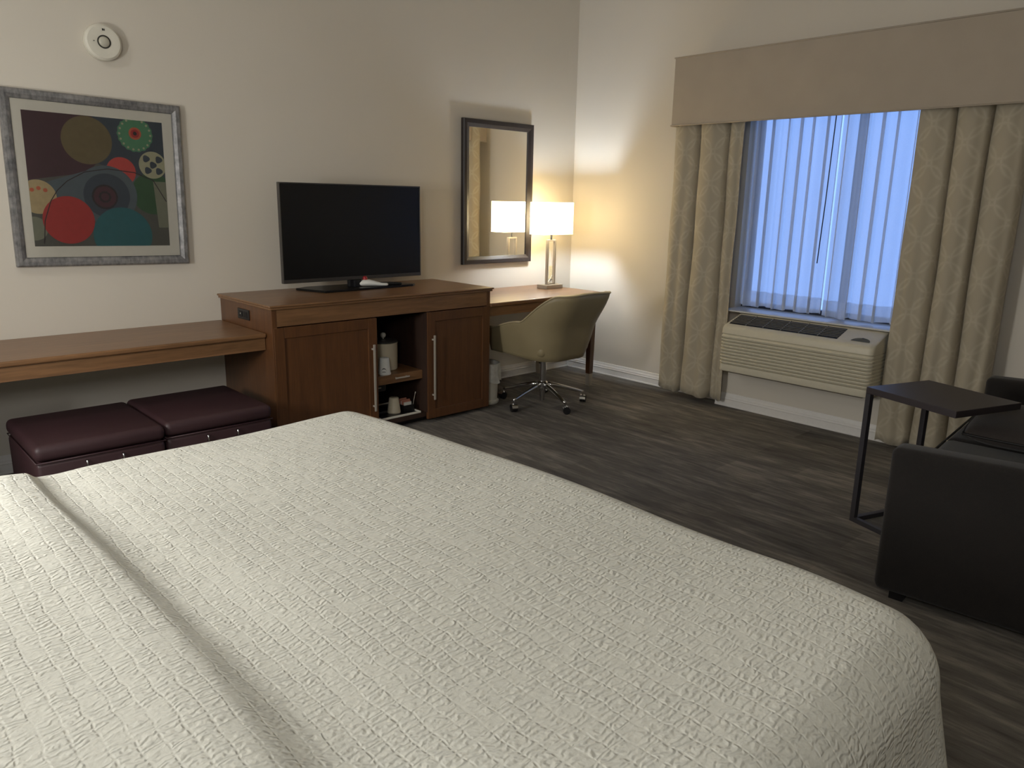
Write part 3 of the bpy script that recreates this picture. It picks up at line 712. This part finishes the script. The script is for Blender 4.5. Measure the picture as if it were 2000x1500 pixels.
for i in range(5):
    a = math.radians(112 + 72 * i); dx, dy = cos(a), sin(a)
    def P(r, z): return (bx + dx * r, by + dy * r, z)
    b = bm_new(); add_tube(b, [P(.02, .148), P(.08, .142), P(.20, .112), P(.29, .086), P(.312, .080)], [.020, .019, .015, .012, .011], 10)
    leg = obj('base_leg', b, M['chrome'], t, True)
    b = bm_new(); add_tube(b, [P(.31, .052), P(.31, .080)], .007, 8)
    ca = a + 1.1; cx_, cy_ = bx + dx * .31, by + dy * .31; ux, uy = -sin(ca), cos(ca); ox, oy = cx_ + cos(ca) * .012, cy_ + sin(ca) * .012
    def wheel(b, s0, s1, r):
        add_tube(b, [(ox + ux * s0, oy + uy * s0, .027), (ox + ux * s1, oy + uy * s1, .027)], r, 20)
    # chrome hood over the twin wheels
    n = 10
    for sgn in (-1, 1):
        vs = []
        for k in range(n + 1):
            th_ = PI * k / n; rr = .030
            vs.append([(ox + cos(ca) * rr * cos(th_) + ux * sgn * w_, oy + sin(ca) * rr * cos(th_) + uy * sgn * w_, .027 + rr * sin(th_)) for w_ in (.0, .013, .021)])
        V = [[b.verts.new(p) for p in row] for row in vs]
        for k in range(n):
            for m_ in range(2): b.faces.new((V[k][m_], V[k + 1][m_], V[k + 1][m_ + 1], V[k][m_ + 1]))
    cs = obj('caster', b, M['chrome'], leg, True, auto=60)
    b = bm_new(); wheel(b, .004, .020, .0262); wheel(b, -.020, -.004, .0262); obj('wheel', b, M['black'], leg, True, auto=50)

# ------------------------------------------------------------------ waste basket
wx_, wy_ = -1.415, -.50
t = thing('waste_basket', 'white plastic waste basket with crinkled liner, beside the cabinet near the chair', 'waste basket', (wx_, wy_, 0))
b = bm_new(); add_lathe(b, [(.090, 0), (.095, .006), (.095, .02), (.082, .028), (.086, .15), (.094, .285), (.097, .290), (.091, .290), (.080, .04), (.01, .035)], (wx_, wy_, 0), 40); obj('bin', b, M['plastic_w'], t, True, auto=40)
b = bm_new(); N = 72; rows = []
for (r0, z, amp) in ((.086, .20, .0), (.0905, .295, .001), (.098, .302, .002), (.101, .292, .002), (.103, .24, .004), (.107, .19, .006), (.109, .165, .008)):
    rows.append([b.verts.new((wx_ + (r0 + amp * sin(7 * a + z * 30) + amp * .6 * sin(13 * a)) * cos(a), wy_ + (r0 + amp * sin(7 * a + z * 30) + amp * .6 * sin(13 * a)) * sin(a), z + amp * 1.2 * sin(5 * a))) for a in [2 * PI * k / N for k in range(N)]])
for p, q in zip(rows, rows[1:]):
    for k in range(N): b.faces.new((p[k], p[(k + 1) % N], q[(k + 1) % N], q[k]))
obj('liner', b, M['bagp'], t, True)

# ------------------------------------------------------------------ valance
VX, VZ0, VZ1, VY0, VY1 = -.270, 1.9873, 2.4444, -1.172, -3.75
t = thing('window_valance', 'long taupe upholstered box valance across the top of the window', 'valance', (-.2, -2.45, VZ0))
b = bm_new(); add_box(b, (VX, VY1, VZ0), (VX + .02, VY0, VZ1), .006, 3); obj('front_board', b, M['valance'], t, True, auto=40)
b = bm_new(); add_box(b, (VX + .0201, VY0 - .02, VZ0), (-.001, VY0, VZ1), .004); obj('end_board', b, M['valance'], t); b = bm_new(); add_box(b, (VX + .0201, VY1, VZ0), (-.001, VY1 + .02, VZ1), .004); obj('end_board', b, M['valance'], t)
b = bm_new(); add_box(b, (VX + .0201, VY1 + .02, VZ1 - .02), (-.001, VY0 - .02, VZ1 - .002)); obj('top_board', b, M['valance'], t)
b = bm_new()
for z in (VZ0 + .003, VZ1 - .003): add_tube(b, [(VX - .001, VY1, z), (VX - .001, VY0 + .001, z), (-.002, VY0 + .001, z)], .005, 8)
obj('welt_cord', b, M['valance'], t, True)

# ------------------------------------------------------------------ drapes
def cloth(name, pathf, n, z0, z1, nz, mat, parent, thick=0.0, uvscale=1.0, hem=None):
    """pathf(s, z) -> (x, y); s in 0..n. UV = (arc length, height) in metres"""
    me_v, uv = [], []
    L = [0.0]; zr = (z0 + z1) / 2
    P = [pathf(i / n, zr) for i in range(n + 1)]
    for p, q in zip(P, P[1:]): L.append(L[-1] + math.hypot(q[0] - p[0], q[1] - p[1]))
    b = bm_new(); uvl = b.loops.layers.uv.new('UVMap'); G = []
    for i in range(n + 1):
        col = []
        for j in range(nz + 1):
            z = z0 + (z1 - z0) * j / nz; x, y = pathf(i / n, z)
            zz = z + (hem(i / n) if (hem and j == 0) else 0)
            col.append(b.verts.new((x, y, zz)))
        G.append(col)
    for i in range(n):
        for j in range(nz):
            f = b.faces.new((G[i][j], G[i + 1][j], G[i + 1][j + 1], G[i][j + 1]))
            for lp, (ii, jj) in zip(f.loops, ((i, j), (i + 1, j), (i + 1, j + 1), (i, j + 1))):
                lp[uvl].uv = (L[ii], z0 + (z1 - z0) * jj / nz)
    me = bpy.data.meshes.new(name); 
    inv = wmat(parent).inverted() if parent else Matrix()
    b.to_mesh(me); b.free(); me.materials.append(mat); me.transform(inv)
    me.polygons.foreach_set('use_smooth', [True] * len(me.polygons))
    o = bpy.data.objects.new(name, me); COL.objects.link(o)
    if parent: o.parent = parent
    if thick: md = o.modifiers.new('t', 'SOLIDIFY'); md.thickness = thick; md.offset = 0
    return o
def lobes(edges, base, depth, ph=0.0, open0=False, open1=False):
    """edges: y positions of the creases (first edge .. last edge). Between creases the cloth bellies into the room (-x)."""
    ne = len(edges) - 1
    def f(s, z):
        u = s * ne; i = min(int(u), ne - 1); v = u - i
        e0, e1 = edges[i], edges[i + 1]
        sway = .010 * sin(z * 2.1 + i * 1.7 + ph); sway1 = .010 * sin(z * 2.1 + (i + 1) * 1.7 + ph)
        gather = 1.0
        y = (e0 + (sway if 0 < i else 0)) * (1 - v) + (e1 + (sway1 if i + 1 < ne else 0)) * v
        w = abs(sin(PI * v)) ** .62
        # s-shaped pinch near the crease: cloth tucks behind
        y += (e1 - e0) * .20 * (-sin(2 * PI * v)) * .45
        if (open0 and i == 0 and v < .5) or (open1 and i == ne - 1 and v > .5): w = max(w, .88)
        dp = depth[i] * (0.72 + .28 * sm(2.1, .3, z)) if False else depth[i] * (0.80 + .20 * sm(0.0, 1.0, (2.0 - z) / 1.8))
        w *= 1 - .22 * math.exp(-((v - .62 + .08 * sin(2 * z + i)) / .10) ** 2) * (1 - .5 * sm(.2, 1.6, z))
        return (base - dp * w + .004 * sin(9 * z + 4 * i), y)
    return f
t = thing('curtain', 'narrow patterned taupe drape hanging at the left of the window, floor length', 'curtain', (-.2, -1.48, 0), 0, 'pair of patterned drapes at the window')
cloth('cloth', lobes([-1.135, -1.345, -1.59, -1.705], -.115, [.115, .12, .085], open1=True), 90, .055, 2.28, 40, M['drape'], t, .003, hem=lambda s: .012 * sin(19 * s))
t = thing('curtain', 'wide patterned taupe drape hanging at the right of the window behind the side table', 'curtain', (-.2, -3.1, 0), 0, 'pair of patterned drapes at the window')
cloth('cloth', lobes([-2.824, -3.01, -3.195, -3.375], -.115, [.105, .12, .11], 1.0, open0=True), 130, .03, 2.28, 40, M['drape'], t, .003, hem=lambda s: .010 * sin(23 * s))
# sheers: two panels that meet near the middle
def sheer_path(y0, y1, k, ph):
    def f(s, z):
        g = 1 - .03 * sm(1.0, 2.0, z)
        y = y0 + (y1 - y0) * s
        x = -.055 + .024 * sin(2 * PI * k * s + ph) + .012 * sin(2 * PI * (k * 1.9) * s + ph * 2 + .5) + .006 * sin(2 * PI * 3.3 * k * s)
        y += .027 * sin(2 * PI * k * s + ph + 1.2 + .8 * sin(3 * s * PI + ph)) * min(1, 6 * s, 6 * (1 - s))
        return (x, y)
    return f
for (y0, y1, k, ph, lab, zb) in ((-1.70, -2.315, 6.5, .4, 'white sheer panel over the left half of the window', .752), (-2.321, -2.93, 6.0, 1.9, 'white sheer panel over the right half of the window', .742)):
    t = thing('sheer_curtain', lab, 'sheer curtain', (-.055, (y0 + y1) / 2, zb), 0, 'pair of white sheers in the window')
    pf = sheer_path(y0, y1, k, ph)
    hemf = lambda s, k=k: .008 * sin(2 * PI * k * .5 * s + 1)
    cloth('panel', pf, 150, zb, 2.22, 30, M['sheer'], t, 0, hem=hemf)
    cloth('bottom_hem', lambda s, z, pf=pf: (pf(s, z)[0] - .002, pf(s, z)[1]), 150, zb + .002, zb + .105, 2, M['sheer'], t, 0)
b = bm_new(); add_tube(b, [(-.135, -2.312, 2.424), (-.137, -2.312, 2.0), (-.140, -2.306, 1.5), (-.142, -2.296, 1.09)], .0035, 8)
o = obj('curtain_wand', b, M['wframe'], None, True); tag(o, 'thin dark draw wand hanging in front of the two sheers', 'curtain wand')

# ------------------------------------------------------------------ packaged air conditioner
PY0, PY1, PXF = -2.812, -1.775, -.378
t = thing('air_conditioner', 'cream through-wall air conditioner with ridged front below the window', 'air conditioner', (-.2, (PY0 + PY1) / 2, .33))
def outline(front, off=0.0, r=.035, ny=10, inset=0.0):
    P = []; y0, y1 = PY0 + inset - off, PY1 - inset + off; fx = front - off
    r = min(r, abs(fx) - .002)
    P.append((-.002, y1))
    for k in range(7): a = PI / 2 * k / 6; P.append((fx + r - r * sin(a), y1 - r + r * cos(a)))
    for k in range(7): a = PI / 2 * k / 6; P.append((fx + r - r * cos(a), y0 + r - r * sin(a)))
    P.append((-.002, y0)); return P
b = bm_new(); rings = []
zl = [(.322, -.366, 0), (.326, -.374, 0), (.336, PXF, 0), (.372, PXF, 0)]
nr = 9
for i in range(nr):
    zz = .376 + i * .0222
    zl += [(zz, PXF + .018, 0), (zz + .006, PXF + .018, 0), (zz + .008, PXF - .002, 0), (zz + .013, PXF - .005, 0), (zz + .018, PXF - .002, 0)]
zl += [(.580, PXF + .008, 0), (.584, PXF + .004, 0), (.588, PXF, 0), (.618, PXF + .002, 0), (.632, PXF + .008, .002), (.642, PXF + .022, .004), (.655, -.318, .006), (.700, -.178, .012), (.706, -.150, .014), (.708, -.120, .016)]
for z, fx, ins in zl:
    off = 0
    rings.append([b.verts.new((x, y, z)) for x, y in outline(fx, 0, .035, inset=ins + (.004 if fx > PXF + .006 and z < .6 else 0))])
for p, q in zip(rings, rings[1:]):
    for k in range(len(p) - 1): b.faces.new((p[k], p[k + 1], q[k + 1], q[k]))
b.faces.new(rings[0][::-1]); b.faces.new(rings[-1])
obj('casing', b, M['ptac'], t, True, auto=32)
# sloped grille
A = Vector((-.334, 0, .6505)); B = Vector((-.183, 0, .6990)); nrm = Vector((-(B - A).z, 0, (B - A).x)).normalized()
GY0, GY1 = -2.565, -1.81
def gp(u, y, h): p = A + (B - A) * u + nrm * h; return (p.x, y, p.z)
def quadbox(b, u0, u1, y0, y1, h0, h1):
    V = [b.verts.new(gp(u, y, h)) for h in (h0, h1) for (u, y) in ((u0, y0), (u1, y0), (u1, y1), (u0, y1))]
    for f in ((0, 1, 2, 3), (4, 7, 6, 5), (0, 4, 5, 1), (1, 5, 6, 2), (2, 6, 7, 3), (3, 7, 4, 0)): b.faces.new([V[i] for i in f])
b = bm_new(); quadbox(b, .02, .98, GY0, GY1, -.002, .0012); gr = obj('air_grille', b, M['ptacdark'], t)
b = bm_new()
for i in range(1, 7): quadbox(b, .02 + .96 * i / 7 - .012, .02 + .96 * i / 7 + .012, GY0, GY1, .001, .005)
for i in range(1, 6): y = GY0 + (GY1 - GY0) * i / 6; quadbox(b, .02, .98, y - .003, y + .003, .001, .0055)
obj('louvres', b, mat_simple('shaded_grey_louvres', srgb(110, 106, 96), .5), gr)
b = bm_new(); V = []
for i in range(13): a = PI * i / 12; V.append(b.verts.new(gp(.05 + .32 * sin(a), -2.705 + .058 * cos(a), .0012)))
b.faces.new(V); obj('control_recess', b, mat_simple('olive_recess', srgb(88, 84, 62), .6), t)
b = bm_new(); quadbox(b, .30, .36, -2.712, -2.700, .001, .003); obj('control_tab', b, M['darkline'], t)
# drip tray edge / bracket under the unit
b = bm_new(); add_box(b, (-.30, PY0 + .06, .300), (-.11, PY1 - .03, .3215), .004); obj('subframe', b, mat_simple('grey_brown_bracket', srgb(112, 102, 86), .6), t)

# ------------------------------------------------------------------ C-shaped side table
a = math.radians(-19.5)
TT = .655
org = Vector((-1.505, -3.232, 0))
t = thing('side_table', 'charcoal C-shaped side table whose top hangs over the loveseat', 'side table', org, a)
TW, TD, LT = .405, .445, .022      # local +x away from leg frame side, local -y towards the loveseat
b = bm_new(); add_box(b, (0, -TD, TT - .030), (TW, 0, TT), .002); obj('table_top', b, M['tabletop'], t, local=True)
for x in (0, TW - .022):
    b = bm_new(); add_box(b, (x, -.026, LT), (x + .022, -.001, TT - .030)); obj('leg', b, M['table'], t, local=True)
b = bm_new()
for x in (0, TW - .022): add_box(b, (x, -TD, .0), (x + .022, -.001, LT))
add_box(b, (.022, -.026, 0), (TW - .022, -.001, LT)); add_box(b, (.022, -TD, 0), (TW - .022, -TD + .022, LT))
obj('floor_frame', b, M['table'], t, local=True)

# ------------------------------------------------------------------ loveseat
sa = math.radians(5)
t = thing('loveseat', 'dark brown tweed loveseat at the right edge, its near arm facing the bed', 'sofa', (-2.165, -3.60, 0), sa)
W, D, AH = 1.74, .92, .60
def soft(name, lo, hi, bev, mat, puff=0.0, seg=4):
    b = bm_new(); add_box(b, lo, hi, bev, seg)
    return obj(name, b, mat, t, True, True, 60)
def arm(x0, x1):
    b = bm_new(); add_box(b, (x0, -D, .035), (x1, 0, AH), .028, 4)
    for v in b.verts:
        if v.co.z > .4: v.co.z += .03 * (-v.co.y / D)
    return obj('arm', b, M['sofa'], t, True, True, 60)
arm(0, .115); arm(W - .115, W)
soft('seat_base', (.1151, -D + .02, .035), (W - .1151, -.03, .30), .01, M['sofa'])
soft('backrest', (.1152, -D, .30), (W - .1152, -D + .16, .80), .04, M['sofa'])
for k in (0, 1):
    x0 = .117 + k * (W - .234) / 2; x1 = x0 + (W - .234) / 2 - .003
    sc = soft('seat_cushion', (x0, -D + .162, .301), (x1, -.005, .445), .035, M['sofa'])
    b = bm_new(); P = [(x0 + .012, -.006, .432), (x1 - .012, -.006, .432)]; add_tube(b, P, .005, 8)
    add_tube(b, [(x0 + .012, -.006, .315), (x1 - .012, -.006, .315)], .005, 8)
    obj('piping', b, M['piping'], sc, True, True)
for x in (.06, W - .06):
    for y in (-.08, -D + .08):
        b = bm_new(); add_box(b, (x - .025, y - .025, 0), (x + .025, y + .025, .036)); obj('foot', b, M['black'], t, local=True)
# plump pillow lying on the seat
t = thing('throw_pillow', 'plump dark throw pillow with black piped edge on the loveseat seat', 'pillow', (-1.13, -3.79, .445), math.radians(5))
b = bm_new(); N = 20; hx, hy, hz = .25, .21, .075; V = {}
for s_ in (1, -1):
    for i in range(N + 1):
        for j in range(N + 1):
            u, v = -1 + 2 * i / N, -1 + 2 * j / N
            h = max(0, (1 - u ** 4) * (1 - v ** 4)) ** .55
            px = hx * u * (1 - .06 * (1 - v * v) * -1 - .06); py = hy * v * (1 + .06 * (1 - u * u) - .06)
            z = hz + s_ * hz * h
            if (i in (0, N) or j in (0, N)) and s_ == -1: V[(s_, i, j)] = V[(1, i, j)]; continue
            V[(s_, i, j)] = b.verts.new((px, py, z * (0.86 + .14 * u)))
for s_ in (1, -1):
    for i in range(N):
        for j in range(N):
            b.faces.new((V[(s_, i, j)], V[(s_, i + 1, j)], V[(s_, i + 1, j + 1)], V[(s_, i, j + 1)]))
edge = [(i, 0) for i in range(N)] + [(N, j) for j in range(N)] + [(i, N) for i in range(N, 0, -1)] + [(0, j) for j in range(N, -1, -1)]
ec = [tuple(V[(1, i, j)].co) for i, j in edge]
obj('pillow_body', b, M['pillow'], t, True, True)
b = bm_new(); add_tube(b, ec, .005, 8, False); obj('piping', b, M['piping'], t, True, True)

# ------------------------------------------------------------------ bed
BX0, BX1, BY0, BY1, BT = -5.66, -3.60, -4.18, -2.20, .700
t = thing('bed', 'king bed filling the foreground, hidden under its white coverlet', 'bed', ((BX0 + BX1) / 2, (BY0 + BY1) / 2, 0))
b = bm_new(); add_box(b, (BX0, BY0 + .05, .0), (BX1 - .05, BY1 - .05, .30), .01); obj('box_base', b, M['black'], t)
b = bm_new(); add_box(b, (BX0, BY0 + .03, .301), (BX1 - .03, BY1 - .03, BT - .03), .05, 4); obj('mattress', b, M['mattress'], t, True, auto=50)
# coverlet: cloth drawn over the mattress, falling at foot and both sides
def fold_x(y): return -4.600 + .050 * sm(-2.25, -3.2, y) - .012 * sm(-3.2, -4.1, y) + .006 * sin(y * 5.0)
def top_h(x, y):
    fx = fold_x(y); d = fx - x             # positive towards the head
    h = 0.0
    near = sm(-2.2, -4.2, y)               # 0 at far side, 1 near camera
    if d > -.001:
        h += .018 * sm(0, .030 + .06 * near, d) + .008 * math.exp(-((d - .09 - .02 * near) / (.055 + .03 * near)) ** 2) - .012 * sm(.16, .5, d)
    h -= (.004 + .008 * near) * math.exp(-((d + .05) / (.05 + .06 * near)) ** 2)
    h += .006 * sin(x * 2.3 + y * 1.1) + .004 * sin(x * 5.2 - y * 3.4) + .003 * sin(x * 9 + y * 7)
    h += .004 * sin(x * 1.7 - y * 8.0) * sm(-5.2, -4.6, x) 
    return h
R = .115; inx0, inx1, iny0, iny1 = BX0, BX1 - R + .05, BY0 + R - .047, BY1 - R + .03
drop = .44
def axis_samples(a, b_, lo_ext, hi_ext, step):
    n = int((b_ - a) / step); s = [a + (b_ - a) * i / n for i in range(n + 1)]
    m_ = int(hi_ext / .02); s += [b_ + hi_ext * (i + 1) / m_ for i in range(m_)]
    if lo_ext: m_ = int(lo_ext / .02); s = [a - lo_ext * (m_ - i) / m_ for i in range(m_)] + s
    return s
ext = PI / 2 * R + drop
XS = axis_samples(inx0, inx1, 0, ext, .02)
# finer sampling at the fold
XS = sorted(set(XS + [-4.70 + .005 * i for i in range(50)]))
YS = axis_samples(iny0, iny1, ext, ext, .02)
def bulge_at(x, y): return (.014 + .100 * sm(-2.1, -3.1, y) * (1 - .45 * sm(-3.85, -4.25, y))) * sm(-4.4, -3.7, x)
def drape_pt(x, y):
    qx = max(0, x - inx1); qy = (y - iny1) if y > iny1 else ((y - iny0) if y < iny0 else 0)
    bx_, by_ = min(x, inx1), min(max(y, iny0), iny1)
    rho = math.hypot(qx, qy)
    h = top_h(bx_, by_)
    if rho < 1e-9: return (bx_ + bulge_at(x, y), by_, BT + h)
    rho_c = max(qx, abs(qy)) + .12 * min(qx, abs(qy))     # corner cloth hangs in a rounded point
    nx, ny = qx / rho, qy / rho
    L = PI / 2 * R
    if rho_c < L: out, dz = R * sin(rho_c / R), R * (1 - cos(rho_c / R))
    else:
        e = rho_c - L; out = R + .17 * e; dz = R + e
        along = (bx_ + by_) * 9 + math.atan2(ny, nx) * 4
        out += .012 * sin(along) * min(1, e / .2)
    z = BT + h * max(0, 1 - rho_c / .25) - dz
    bulge = bulge_at(x, y)
    return (bx_ + nx * out + bulge, by_ + ny * out, max(z, .03))
b = bm_new(); uvl = b.loops.layers.uv.new('UVMap'); G = []
for x in XS: G.append([b.verts.new(drape_pt(x, y)) for y in YS])
for i in range(len(XS) - 1):
    for j in range(len(YS) - 1):
        f = b.faces.new((G[i][j], G[i + 1][j], G[i + 1][j + 1], G[i][j + 1]))
        for lp, (ii, jj) in zip(f.loops, ((i, j), (i + 1, j), (i + 1, j + 1), (i, j + 1))): lp[uvl].uv = (XS[ii], YS[jj])
me = bpy.data.meshes.new('coverlet'); b.to_mesh(me); b.free(); me.materials.append(M['cover']); me.polygons.foreach_set('use_smooth', [True] * len(me.polygons))
o = bpy.data.objects.new('coverlet', me); COL.objects.link(o)
tag(o, 'white puckered matelasse coverlet with a raised fold spread over the bed', 'coverlet')
